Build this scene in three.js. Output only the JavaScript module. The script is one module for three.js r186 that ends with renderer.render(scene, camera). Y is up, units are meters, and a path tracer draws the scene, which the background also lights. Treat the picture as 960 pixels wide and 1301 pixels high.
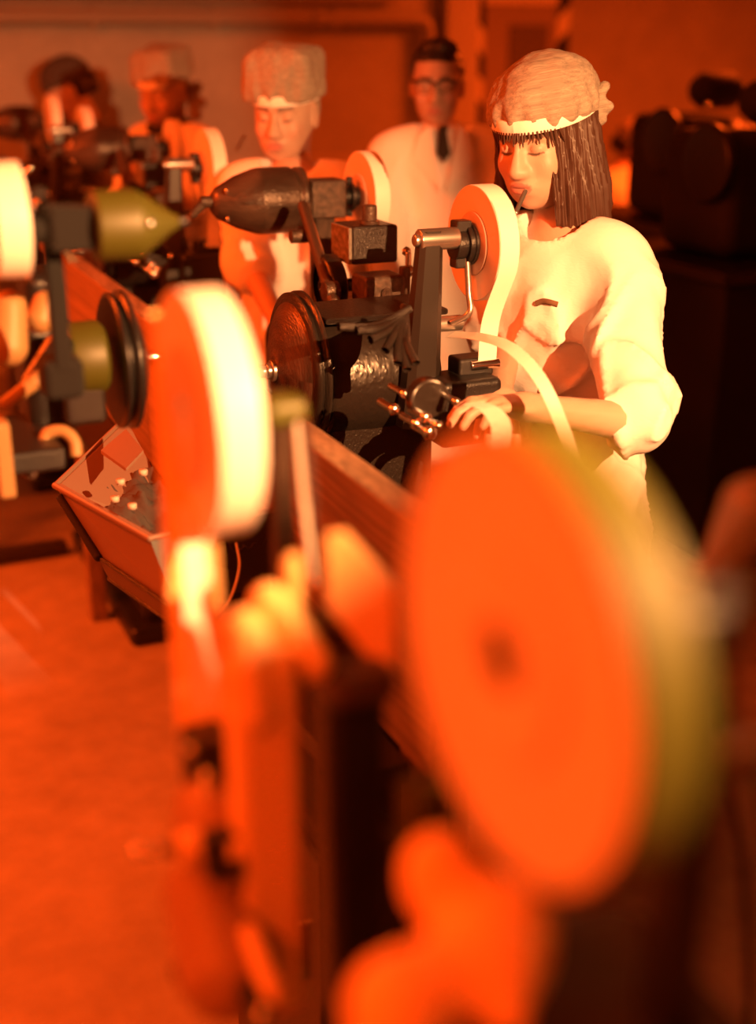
import * as THREE from 'three';
import { RoundedBoxGeometry } from 'three/addons/geometries/RoundedBoxGeometry.js';
import { mergeGeometries } from 'three/addons/utils/BufferGeometryUtils.js';
import { ImprovedNoise } from 'three/addons/math/ImprovedNoise.js';
import { RectAreaLightUniformsLib } from 'three/addons/lights/RectAreaLightUniformsLib.js';

// ---------------------------------------------------------------- camera, lamps, exposure
const V = (x, y, z) => new THREE.Vector3(x, y, z);
const scene = new THREE.Scene();
scene.background = new THREE.Color(0, 0, 0);
const FPX = 1626, PITCH = Math.atan(600 / FPX), YAW = THREE.MathUtils.degToRad(23.7);
const FW = V(Math.sin(YAW) * Math.cos(PITCH), -Math.sin(PITCH), -Math.cos(YAW) * Math.cos(PITCH));
const RT = V(Math.cos(YAW), 0, Math.sin(YAW));
const UPV = new THREE.Vector3().crossVectors(RT, FW);
const EYE = V(0, 1.75, 0);
const camera = new THREE.PerspectiveCamera(2 * Math.atan(650.5 / FPX) * 180 / Math.PI, 960 / 1301, 0.05, 40);
camera.position.copy(EYE);
camera.lookAt(EYE.clone().add(FW));
camera.focus = 2.32;
camera.userData.fStop = 1.36;
scene.add(camera);
const renderer = new THREE.WebGLRenderer({ antialias: true });
renderer.toneMapping = THREE.LinearToneMapping;
renderer.toneMappingExposure = 1;
renderer.shadowMap.enabled = true;
RectAreaLightUniformsLib.init();
const ORANGE = [1, 0.074, 0.004], KEY = [1, 0.4, 0.135];
// work lamp on a stand to the right of the camera: [position], [aim], candela
const LAMP = { p: [1.15, 2.05, 0], aim: [0.868, 1.791, -0.924], cd: 54, angle: 1.02 };
// hanging orange safelights: [x, y, z, sizeX, sizeZ, radiance]
const SAFE = [[-1.15, 2.75, 0.0, 0.5, 1.6, 33], [-1.15, 2.75, -3.5, 0.5, 1.6, 100], [5.2, 2.75, -5.4, 1.2, 0.5, 140]];
const at = (px, py, d) => EYE.clone().addScaledVector(RT, (px - 480) / FPX * d).addScaledVector(UPV, (650.5 - py) / FPX * d).addScaledVector(FW, d);

// ---------------------------------------------------------------- helpers
let seed = 7;
const rnd = () => { seed = (seed * 1664525 + 1013904223) >>> 0; return seed / 4294967296; };
const noise = new ImprovedNoise();
const fbm = (x, y, z) => noise.noise(x, y, z) + .5 * noise.noise(2 * x + 9, 2 * y, 2 * z) + .25 * noise.noise(4 * x, 4 * y + 5, 4 * z);
const names = {};
const numbered = (n) => { const k = names[n] = (names[n] ?? -1) + 1; return k ? n + '_' + String(k).padStart(3, '0') : n; };
function thing(name, label, category, p = [0, 0, 0], group) {
  const o = new THREE.Group(); o.name = numbered(name); o.position.set(...(p.toArray ? p.toArray() : p));
  o.userData = { label, category }; if (group) o.userData.group = group;
  scene.add(o); return o;
}
// geometry is given in room coordinates; it is moved into its thing's own frame
function part(name, geos, m, t, parent, label) {
  const g = Array.isArray(geos) ? merge(geos) : geos;
  g.translate(-t.position.x, -t.position.y, -t.position.z);
  const o = new THREE.Mesh(g, m); o.name = name; o.castShadow = o.receiveShadow = true;
  if (label) o.userData.label = label;
  (parent ?? t).add(o); return o;
}
function struct(name, geos, m, parent) {
  const o = new THREE.Mesh(Array.isArray(geos) ? merge(geos) : geos, m); o.name = name; o.castShadow = o.receiveShadow = true;
  if (!parent) o.userData.kind = 'structure';
  (parent ?? scene).add(o); return o;
}
function copy(src, offset, label) {
  const c = src.clone(); c.name = numbered(src.name.replace(/_\d{3}$/, '')); c.userData = { ...src.userData, label };
  c.position.add(offset); scene.add(c); return c;
}
function merge(list) {
  return mergeGeometries(list.map((g) => { const n = g.index ? g.toNonIndexed() : g; for (const k of Object.keys(n.attributes)) if (!['position', 'normal', 'uv'].includes(k)) n.deleteAttribute(k); return n; }));
}
const box = (c, s, r = .004, rot) => { const g = new RoundedBoxGeometry(s[0], s[1], s[2], 2, Math.min(r, s[0] / 2.1, s[1] / 2.1, s[2] / 2.1)); if (rot) { g.rotateX(rot[0]); g.rotateY(rot[1]); g.rotateZ(rot[2]); } return g.translate(...arr(c)); };
const slab = (c, s) => new THREE.BoxGeometry(...s).translate(...c);
const arr = (v) => v.toArray ? v.toArray() : v;
// turned shape about a line parallel to x (or y, z): prof = [[along, radius], ...]
function lathe(c, prof, axis = 'x', seg = 48) {
  const g = new THREE.LatheGeometry(prof.map(([a, r]) => new THREE.Vector2(Math.max(r, 1e-5), a)), seg);
  if (axis === 'x') g.rotateZ(-Math.PI / 2); if (axis === 'z') g.rotateX(Math.PI / 2);
  return g.translate(...arr(c));
}
const rod = (c, r, len, axis = 'x', b = .002, seg = 28) => lathe(c, [[-len / 2, 0], [-len / 2, r - b], [-len / 2 + b, r], [len / 2 - b, r], [len / 2, r - b], [len / 2, 0]], axis, seg);
function between(a, b, ra, rb, seg = 24) {           // tapered bar with rounded ends
  const d = b.clone().sub(a), L = d.length();
  const p = []; for (let i = 0; i <= 6; i++) { const t = Math.PI / 2 * (1 - i / 6); p.push(new THREE.Vector2(ra * Math.cos(t) + 1e-5, -ra * Math.sin(t))); }
  for (let i = 0; i <= 6; i++) { const t = Math.PI / 2 * i / 6; p.push(new THREE.Vector2(rb * Math.cos(t) + 1e-5, L + rb * Math.sin(t))); }
  const g = new THREE.LatheGeometry(p, seg);
  return g.applyQuaternion(new THREE.Quaternion().setFromUnitVectors(V(0, 1, 0), d.normalize())).translate(...a.toArray());
}
const tube = (pts, r, n = 40) => new THREE.TubeGeometry(new THREE.CatmullRomCurve3(pts), n, r, 8, false);
const bolt = (c, r, axis = 'x', s = 1) => lathe(c, [[0, 0], [0, r * 1.25], [s * r * .3, r * 1.25], [s * r * .3, r], [s * r, r * .95], [s * r * 1.05, 0]], axis, 6);
// film ribbon: its width lies along w (default the x axis)
function ribbon(pts, w, th = .0006, n = 60, wdir = V(1, 0, 0)) {
  const c = new THREE.CatmullRomCurve3(pts, false, 'centripetal'), P = [], I = [], uv = [];
  for (let i = 0; i <= n; i++) {
    const p = c.getPointAt(i / n), t = c.getTangentAt(i / n), nn = new THREE.Vector3().crossVectors(wdir, t).normalize();
    for (const [a, b] of [[-.5, -.5], [.5, -.5], [.5, .5], [-.5, .5]]) { const q = p.clone().addScaledVector(wdir, a * w).addScaledVector(nn, b * th); P.push(q.x, q.y, q.z); uv.push(a, i / n); }
    if (i) for (let k = 0; k < 4; k++) { const a = (i - 1) * 4 + k, b = (i - 1) * 4 + (k + 1) % 4; I.push(a, b, b + 4, a, b + 4, a + 4); }
  }
  const g = new THREE.BufferGeometry(); g.setAttribute('position', new THREE.Float32BufferAttribute(P, 3)); g.setAttribute('uv', new THREE.Float32BufferAttribute(uv, 2)); g.setIndex(I);
  const f = g.toNonIndexed(); f.computeVertexNormals(); return f;
}
// solid from two outlines (same count): front and back
function prism(front, back) {
  const n = front.length, P = [], tri = (a, b, c) => P.push(...a.toArray(), ...b.toArray(), ...c.toArray());
  for (let i = 1; i < n - 1; i++) { tri(front[0], front[i], front[i + 1]); tri(back[0], back[i + 1], back[i]); }
  for (let i = 0; i < n; i++) { const j = (i + 1) % n; tri(front[i], back[i], back[j]); tri(front[i], back[j], front[j]); }
  const g = new THREE.BufferGeometry(); g.setAttribute('position', new THREE.Float32BufferAttribute(P, 3));
  g.setAttribute('uv', new THREE.Float32BufferAttribute(new Float32Array(P.length / 3 * 2), 2)); g.computeVertexNormals(); return g;
}
// smooth solids from distance fields
function netMesh(f, lo, hi, h, col) {
  const nx = Math.ceil((hi[0] - lo[0]) / h) + 1, ny = Math.ceil((hi[1] - lo[1]) / h) + 1, nz = Math.ceil((hi[2] - lo[2]) / h) + 1;
  const F = new Float32Array(nx * ny * nz), id = new Int32Array(nx * ny * nz).fill(-1), P = [], I = [], C = [];
  const ix = (i, j, k) => (k * ny + j) * nx + i;
  for (let k = 0; k < nz; k++) for (let j = 0; j < ny; j++) for (let i = 0; i < nx; i++) F[ix(i, j, k)] = f(lo[0] + i * h, lo[1] + j * h, lo[2] + k * h);
  const o = [0, 1, nx, nx + 1, nx * ny, nx * ny + 1, nx * ny + nx, nx * ny + nx + 1];
  const E = [[0, 1], [2, 3], [4, 5], [6, 7], [0, 2], [1, 3], [4, 6], [5, 7], [0, 4], [1, 5], [2, 6], [3, 7]];
  for (let k = 0; k < nz - 1; k++) for (let j = 0; j < ny - 1; j++) for (let i = 0; i < nx - 1; i++) {
    const b = ix(i, j, k); let neg = 0; for (let q = 0; q < 8; q++) if (F[b + o[q]] < 0) neg++;
    if (!neg || neg === 8) continue;
    let x = 0, y = 0, z = 0, n = 0;
    for (const [p, q] of E) { const a = F[b + o[p]], c = F[b + o[q]]; if ((a < 0) === (c < 0)) continue; const t = a / (a - c); x += (p & 1) + t * ((q & 1) - (p & 1)); y += (p >> 1 & 1) + t * ((q >> 1 & 1) - (p >> 1 & 1)); z += (p >> 2) + t * ((q >> 2) - (p >> 2)); n++; }
    id[b] = P.length / 3; P.push(lo[0] + (i + x / n) * h, lo[1] + (j + y / n) * h, lo[2] + (k + z / n) * h);
  }
  const quad = (a, b, c, d, s) => { if (a < 0 || b < 0 || c < 0 || d < 0) return; s ? I.push(a, b, c, a, c, d) : I.push(a, c, b, a, d, c); };
  for (let k = 1; k < nz - 1; k++) for (let j = 1; j < ny - 1; j++) for (let i = 1; i < nx - 1; i++) {
    const b = ix(i, j, k), s = F[b] < 0;
    if (s !== F[b + 1] < 0) quad(id[b - nx - nx * ny], id[b - nx * ny], id[b], id[b - nx], s);
    if (s !== F[b + nx] < 0) quad(id[b - 1 - nx * ny], id[b - 1], id[b], id[b - nx * ny], s);
    if (s !== F[b + nx * ny] < 0) quad(id[b - 1 - nx], id[b - nx], id[b], id[b - 1], s);
  }
  const g = new THREE.BufferGeometry(); g.setAttribute('position', new THREE.Float32BufferAttribute(P, 3)); g.setIndex(I);
  if (col) { for (let i = 0; i < P.length; i += 3) C.push(...col(P[i], P[i + 1], P[i + 2])); g.setAttribute('color', new THREE.Float32BufferAttribute(C, 3)); }
  g.setAttribute('uv', new THREE.Float32BufferAttribute(new Float32Array(P.length / 3 * 2).map((_, i) => i % 2 ? P[(i >> 1) * 3 + 1] : P[(i >> 1) * 3] + P[(i >> 1) * 3 + 2]), 2));
  g.computeVertexNormals(); return g;
}
function cap(a, b, ra, rb) {                          // tapered capsule distance
  const [ax, ay, az] = arr(a), [bx, by, bz] = arr(b), dx = bx - ax, dy = by - ay, dz = bz - az, L = dx * dx + dy * dy + dz * dz + 1e-9;
  return (x, y, z) => { const px = x - ax, py = y - ay, pz = z - az; let t = (px * dx + py * dy + pz * dz) / L; t = t < 0 ? 0 : t > 1 ? 1 : t; return Math.hypot(px - dx * t, py - dy * t, pz - dz * t) - ra - (rb - ra) * t; };
}
const ell = (c, r) => { const m = Math.min(...r); return (x, y, z) => { const a = (x - c[0]) / r[0], b = (y - c[1]) / r[1], d = (z - c[2]) / r[2], k = Math.sqrt(a * a + b * b + d * d), k2 = Math.sqrt(a * a / r[0] / r[0] + b * b / r[1] / r[1] + d * d / r[2] / r[2]); return k < 1e-6 ? -m : k * (k - 1) / k2; }; };
const smin = (a, b, k) => { const h = Math.max(k - Math.abs(a - b), 0) / k; return Math.min(a, b) - h * h * k * .25; };
const union = (list, k) => (x, y, z) => { let d = list[0](x, y, z); for (let i = 1; i < list.length; i++) d = smin(d, list[i](x, y, z), k); return d; };

// ---------------------------------------------------------------- materials
function tex(n, fn, srgb, rx = 1, ry = 1) {
  const d = new Uint8Array(n * n * 4);
  for (let j = 0; j < n; j++) for (let i = 0; i < n; i++) { const c = fn(i / n, j / n); for (let k = 0; k < 3; k++) d[(j * n + i) * 4 + k] = 255 * Math.min(1, Math.max(0, Array.isArray(c) ? c[k] : c)); d[(j * n + i) * 4 + 3] = 255; }
  const t = new THREE.DataTexture(d, n, n); t.wrapS = t.wrapT = THREE.RepeatWrapping; t.magFilter = THREE.LinearFilter; t.minFilter = THREE.LinearMipmapLinearFilter; t.generateMipmaps = true;
  if (srgb) t.colorSpace = THREE.SRGBColorSpace; t.repeat.set(rx, ry); t.needsUpdate = true; return t;
}
const lin = (c) => new THREE.Color().setRGB(...c);
const M = (c, roughness = .6, metalness = 0, extra = {}) => new THREE.MeshStandardMaterial({ color: lin(c), roughness, metalness, ...extra });
const pit = tex(256, (u, v) => .5 + .35 * fbm(u * 40, v * 40, 1) + (noise.noise(u * 90, v * 90, 4) > .35 ? .3 : 0));
const weave = tex(256, (u, v) => .5 + .25 * Math.sin(u * 256 * 1.57) * Math.sin(v * 256 * 1.57) + .2 * fbm(u * 14, v * 50, 3), false, 6, 6);
const wallMap = tex(512, (u, v) => { const n = .86 + .05 * fbm(u * 5, v * 5, 2) + .03 * fbm(u * 40, v * 40, 7); return [n, n, n]; }, true);
const floorMap = tex(512, (u, v) => { const n = .8 + .07 * fbm(u * 4, v * 4, 5) + .05 * fbm(u * 30, v * 30, 8); return [n, n, n]; }, true);
const woodMap = tex(512, (u, v) => { const w = u * 4 + .35 * fbm(u * 3, v * 6, 1), r = Math.sin(v * 70 + 5 * fbm(u * 1.2, v * 9, 3)); const n = .56 + .045 * r + .1 * fbm(u * 6, v * 120, 2) + .02 * Math.sin(w); return [n, n * .86, n * .7]; }, true);
const rings = tex(256, (u, v) => .5 + .4 * noise.noise(v * 160, .3, 1) + .1 * noise.noise(v * 60, u * 3, 2));
const grime = tex(256, (u, v) => { const n = .75 + .25 * fbm(u * 6, v * 6, 9); return [n, n, n]; }, true);
const mottle = tex(256, (u, v) => { const n = .74 + .12 * fbm(u * 14, v * 22, 4) + .1 * noise.noise(u * 70, v * 110, 2); return [n, n, n]; }, true, 7, 7);
const MAT = {
  wall: M([.5, .47, .42], .85, 0, { map: wallMap, bumpMap: wallMap, bumpScale: .002 }),
  floor: M([.6, .55, .5], .55, 0, { map: floorMap }),
  ceiling: M([.5, .48, .45], .9), trim: M([.2, .17, .14], .6), pipe: M([.3, .27, .23], .5),
  black: M([.012, .011, .011], .35, 0, { bumpMap: pit, bumpScale: .0006 }),
  iron: M([.024, .018, .015], .3, .15, { bumpMap: pit, bumpScale: .0014 }),
  bronze: M([.14, .085, .06], .36, .3, { bumpMap: pit, bumpScale: .0012, map: grime }),
  grey: M([.34, .3, .26], .45, .1, { map: grime }), light: M([.7, .66, .58], .5, 0),
  paint: M([.95, .66, .26], .5), plate: M([.85, .5, .2], .45), chrome: M([.85, .84, .82], .14, 1), steel: M([.5, .48, .45], .28, .9), pocket: M([.16, .08, .045], .9), rubber: M([.01, .01, .01], .6),  // pocket: brown for the painted shade on the dress
  olive: M([.06, .062, .006], .5), oliveRoll: M([.13, .15, .015], .55, 0, { bumpMap: rings, bumpScale: .0004 }),
  wood: M([.85, .82, .8], .5, 0, { map: woodMap }), film: M([.86, .84, .78], .42, 0, { bumpMap: rings, bumpScale: .0003 }),
  filmEdge: M([.82, .79, .72], .5, 0, { bumpMap: rings, bumpScale: .0005 }), tape: M([.86, .84, .78], .3), core: M([.62, .52, .45], .5),
  skin: new THREE.MeshStandardMaterial({ vertexColors: true, roughness: .5 }), cloth: M([.86, .84, .82], .9, 0, { bumpMap: weave, bumpScale: .0008 }),
  gauze: M([.56, .45, .35], .95, 0, { map: mottle, bumpMap: weave, bumpScale: .0012 }), band: M([.9, .88, .85], .85), hair: M([.022, .014, .01], .38), hairBrown: M([.06, .024, .014], .48),
  dark: M([.015, .013, .012], .8), darkCloth: M([.07, .055, .05], .95), tray: M([.24, .15, .11], .45), tan: M([.34, .2, .08], .5), deepBlack: M([.004, .004, .004], .9), net: M([.16, .12, .1], .8, 0, { bumpMap: pit, bumpScale: .003 }),
};
// ---------------------------------------------------------------- the room
const XL = -2.4, XR = 7.2, ZF = 1.8, ZB = -6.65, ZR = -8.7, H = 3.3, XC = 3.37;
struct('floor', slab([(XL + XR) / 2, -.05, (ZF + ZR) / 2], [XR - XL + .4, .1, ZF - ZR + .4]), MAT.floor);
struct('ceiling', slab([(XL + XR) / 2, H + .05, (ZF + ZR) / 2], [XR - XL + .4, .1, ZF - ZR + .4]), MAT.ceiling);
MAT.floor.map.repeat.set(4, 4); MAT.wall.map.repeat.set(3, 2);
struct('wall_left', slab([XL - .1, H / 2, (ZF + ZB) / 2], [.2, H, ZF - ZB + .4]), MAT.wall);
struct('wall_right', slab([XR + .1, H / 2, (ZF + ZR) / 2], [.2, H, ZF - ZR + .4]), MAT.wall);
struct('wall_front', slab([(XL + XR) / 2, H / 2, ZF + .1], [XR - XL, H, .2]), MAT.wall);
struct('wall_back', slab([(XL + XC) / 2, H / 2, ZB - .1], [XC - XL, H, .2]), MAT.wall);
struct('wall_corner', slab([XC + .02, H / 2, (ZB + ZR) / 2 - .1], [.24, H, ZB - ZR + .2]), MAT.wall);
struct('wall_recess', slab([(XC + XR) / 2, H / 2, ZR - .1], [XR - XC, H, .2]), MAT.wall);
struct('trim_1', box([XC + .02, H / 2, ZB + .03], [.2, H, .08], .012), MAT.wall);
struct('trim_2', box([(XL + XC) / 2, 1.12, ZB + .012], [XC - XL, .1, .024], .006), M([.4, .36, .32], .7));
struct('baseboard_back', box([(XL + XC) / 2, .07, ZB + .015], [XC - XL, .14, .03], .006), MAT.trim);
struct('baseboard_recess', box([(XC + XR) / 2, .07, ZR + .015], [XR - XC, .14, .03], .006), MAT.trim);
{ // the doorway with its striped frame, in the recess
  const c = at(688, 100, 9.1), x0 = c.x - .3, x1 = c.x + .3, top = 1.99;
  const d = struct('door_1', box([c.x, top / 2, ZR + .02], [.6, top, .04], .004), M([.3, .25, .22], .6));
  struct('door_panel', box([c.x + .07, 1.5, ZR + .045], [.32, .7, .02], .005), M([.12, .1, .09], .6), d);
  struct('door_handle', rod([x0 + .07, 1.0, ZR + .07], .012, .1, 'x'), MAT.steel, d);
  const fr = struct('door_frame', [box([x0 - .05, top / 2, ZR + .03], [.1, top + .1, .06], .004), box([x1 + .05, top / 2, ZR + .03], [.1, top + .1, .06], .004), box([c.x, top + .05, ZR + .03], [.8, .1, .06], .004)], MAT.light, d);
  for (const x of [x0 - .05, x1 + .05]) for (let i = 0; i < 6; i++) {
    const y = .2 + i * .34, s = x < c.x ? -1 : 1, f = [[-.05, 0], [.05, .09 * s], [.05, .09 * s + .17], [-.05, .17]].map(([a, b]) => V(x + a, y + b, ZR + .066));
    struct('black_stripe', prism(f, f.map((p) => p.clone().setZ(ZR + .058))), MAT.dark, fr);
  }
  const t = thing('sign_box', 'dark unlit box above the doorway with the striped frame', 'sign', [c.x - .06, top + .1, ZR + .07]);
  part('housing', box([c.x - .06, top + .18, ZR + .08], [.52, .15, .12], .01), MAT.black, t); for (const x of [-.25, .13]) part('bracket', box([c.x + x, top + .11, ZR + .06], [.03, .05, .1]), MAT.iron, t);
}
{ // conduits along the back wall
  const t = thing('conduit_pipe', 'long grey conduit running along the top of the back wall', 'pipe', [1, 1.84, ZB + .05]);
  const y = 1.853, z = ZB + .05, seg = [[-1.2, .95], [.97, 2.55], [2.57, 3.1]];
  for (const [a, b] of seg) part('pipe_length', rod([(a + b) / 2, y, z], .036, b - a, 'x'), MAT.pipe, t);
  for (const x of [.96, 2.56]) part('coupling', rod([x, y, z], .043, .05), MAT.pipe, t);
  part('elbow', tube([V(3.08, y, z), V(3.18, y - .02, z), V(3.2, y - .14, z), V(3.2, y - .5, z)], .032), MAT.pipe, t);
  for (const x of [-.3, .5, 1.4, 2.0, 2.65]) part('clip', box([x, y, z - .01], [.03, .1, .075], .01), MAT.pipe, t);
  const u = thing('thin_pipe', 'thinner pipe just above the long grey conduit', 'pipe', [1, 1.93, ZB + .035]);
  part('pipe_length', rod([.9, 1.945, ZB + .03], .016, 4.2, 'x'), MAT.pipe, u); for (const x of [.2, 1.7]) part('clip', box([x, 1.945, ZB + .02], [.02, .05, .05]), MAT.pipe, u);
}
// hanging safelights (out of the frame) and the work lamp
SAFE.forEach(([x, y, z, sx, sz, rad], i) => {
  const t = thing('safelight', ['orange ceiling safelight above the left aisle near the camera', 'orange ceiling safelight above the far left aisle', 'orange ceiling safelight above the right hand recess'][i], 'lamp', [x, y, z]);
  part('housing', box([x, y + .06, z], [sx + .06, .1, sz + .06], .01), MAT.iron, t);
  for (const k of [-.3, .3]) part('hanger', rod([x + sx * k, (y + H) / 2 + .05, z], .008, H - y - .1, 'y'), MAT.steel, t);
  part('diffuser', box([x, y + .005, z], [sx, .012, sz], .004), new THREE.MeshStandardMaterial({ color: lin([.3, .05, .01]), emissive: lin(ORANGE), emissiveIntensity: .8 }), t);
  const l = new THREE.RectAreaLight(lin(ORANGE), rad, sx, sz); l.position.set(0, -.012, 0); l.rotation.x = -Math.PI / 2; t.add(l); l.name = 'lamp_light';
});
{
  const p = V(...LAMP.p), a = V(...LAMP.aim), dir = a.clone().sub(p).normalize(), q = new THREE.Quaternion().setFromUnitVectors(V(0, 1, 0), dir);
  const t = thing('work_lamp', 'bright work lamp on a stand to the right of the camera', 'lamp', [p.x, 0, p.z]);
  part('shade', lathe([0, 0, 0], [[-.14, 0], [-.14, .03], [-.08, .05], [.0, .085], [0.002, .088], [-.002, .08], [-.07, .045]], 'y').applyQuaternion(q).translate(p.x, p.y, p.z), MAT.iron, t);
  part('bulb', lathe([0, 0, 0], [[-.06, 0], [-.06, .02], [-.035, .032], [-.015, .024], [-.008, 0]], 'y', 24).applyQuaternion(q).translate(p.x, p.y, p.z), new THREE.MeshStandardMaterial({ color: lin([1, .8, .6]), emissive: lin(KEY), emissiveIntensity: 6 }), t);
  const side = new THREE.Vector3().crossVectors(dir, V(0, 1, 0)).normalize();
  const upd = new THREE.Vector3().crossVectors(side, dir).normalize(), q2 = (f, u, v) => p.clone().addScaledVector(dir, f).addScaledVector(side, u).addScaledVector(upd, v);
  const flap = (a, b, c, d, o) => prism([a, b, c, d], [a, b, c, d].map((v) => v.clone().add(o)));
  part('added_flap', flap(q2(0, -.16, .087), q2(0, .16, .087), q2(.17, .16, .039), q2(.17, -.16, .039), upd.clone().multiplyScalar(.002)), MAT.iron, t);  // flap added above the beam to keep lamp light off the back wall
  for (const [ua, va, ub, vb] of [[-.1, -.0548, -.062, -.0525], [-.062, -.041, .03, -.039], [.03, -.05, .16, -.052]]) part('added_flap', flap(q2(0, ua, -.087), q2(0, ub, -.087), q2(.17, ub, vb), q2(.17, ua, va), upd.clone().multiplyScalar(-.002)), MAT.iron, t);  // stepped flaps added to keep lamp light off the column and floor
  part('added_flap', flap(q2(0, .09, -.09), q2(0, .09, .09), q2(.19, .09, .07), q2(.19, .09, -.07), side.clone().multiplyScalar(.002)), MAT.iron, t);  // flap added to keep most lamp light off the man
  const bk = p.clone().addScaledVector(dir, -.13);
  part('pole', [rod([bk.x, bk.y / 2, bk.z], .014, bk.y, 'y')], MAT.iron, t);
  part('foot', [lathe([bk.x, 0, bk.z], [[0, 0], [0, .16], [.015, .16], [.03, .05], [.03, 0]], 'y')], MAT.iron, t);
  const l = new THREE.SpotLight(lin(KEY), LAMP.cd, 0, LAMP.angle, .5, 2); l.name = 'lamp_light'; l.castShadow = true; l.shadow.radius = .3; l.position.set(0, p.y, 0).addScaledVector(dir, .012);
  l.target.position.copy(a).sub(t.position); l.target.name = 'lamp_aim'; t.add(l, l.target);
}

// ---------------------------------------------------------------- film rolls
// c = centre of the roll, r outer radius, w width, s = +1: the hub side looks to -x
function makeReel(label, c, r, w, o = {}) {
  const t = thing('film_roll', label, 'film roll', [c.x, c.y - r, c.z], o.group);
  const cr = o.core ?? r * .52, h = o.hole ?? .012, rm = o.rim ?? MAT.film, s = o.s ?? 1;
  const prof = [[-w / 2, cr]]; for (let i = 1; i <= 9; i++) prof.push([-w / 2 + .0001 * Math.sin(i * 2.1), cr + (r - cr - .002) * i / 9]);
  part('film_side', lathe(c, prof.map(([a, b]) => [a * s, b]), 'x', 96), o.side ?? MAT.filmEdge, t);
  part('film_winding', lathe(c, [[-w / 2, r - .002], [-w / 2 + .001, r], [w / 2 - .001, r], [w / 2, r - .002], [w / 2, cr]].map(([a, b]) => [a * s, b]), 'x', 96), rm, t);
  part('core', lathe(c, [[-w / 2 - .001, cr], [-w / 2 - .0035, cr - .002], [-w / 2 - .0035, h + .003], [-w / 2, h], [w / 2, h], [w / 2 + .001, h + .004], [w / 2 + .001, cr]].map(([a, b]) => [a * s, b]), 'x', 72), o.coreMat ?? MAT.core, t);
  if (o.tape) part('film_strip', ribbon(o.tape, o.tapeW ?? w * .96), o.tapeMat ?? MAT.tape, t);
  return t;
}
// tape that leaves the front of a roll and runs to further points
const leave = (c, r, a0, a1, rest) => { const p = []; for (let i = 0; i <= 8; i++) { const a = a0 + (a1 - a0) * i / 8; p.push(V(c.x, c.y + Math.sin(a) * (r + .0006), c.z + Math.cos(a) * (r + .0006))); } return [...p, ...rest]; };

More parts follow.
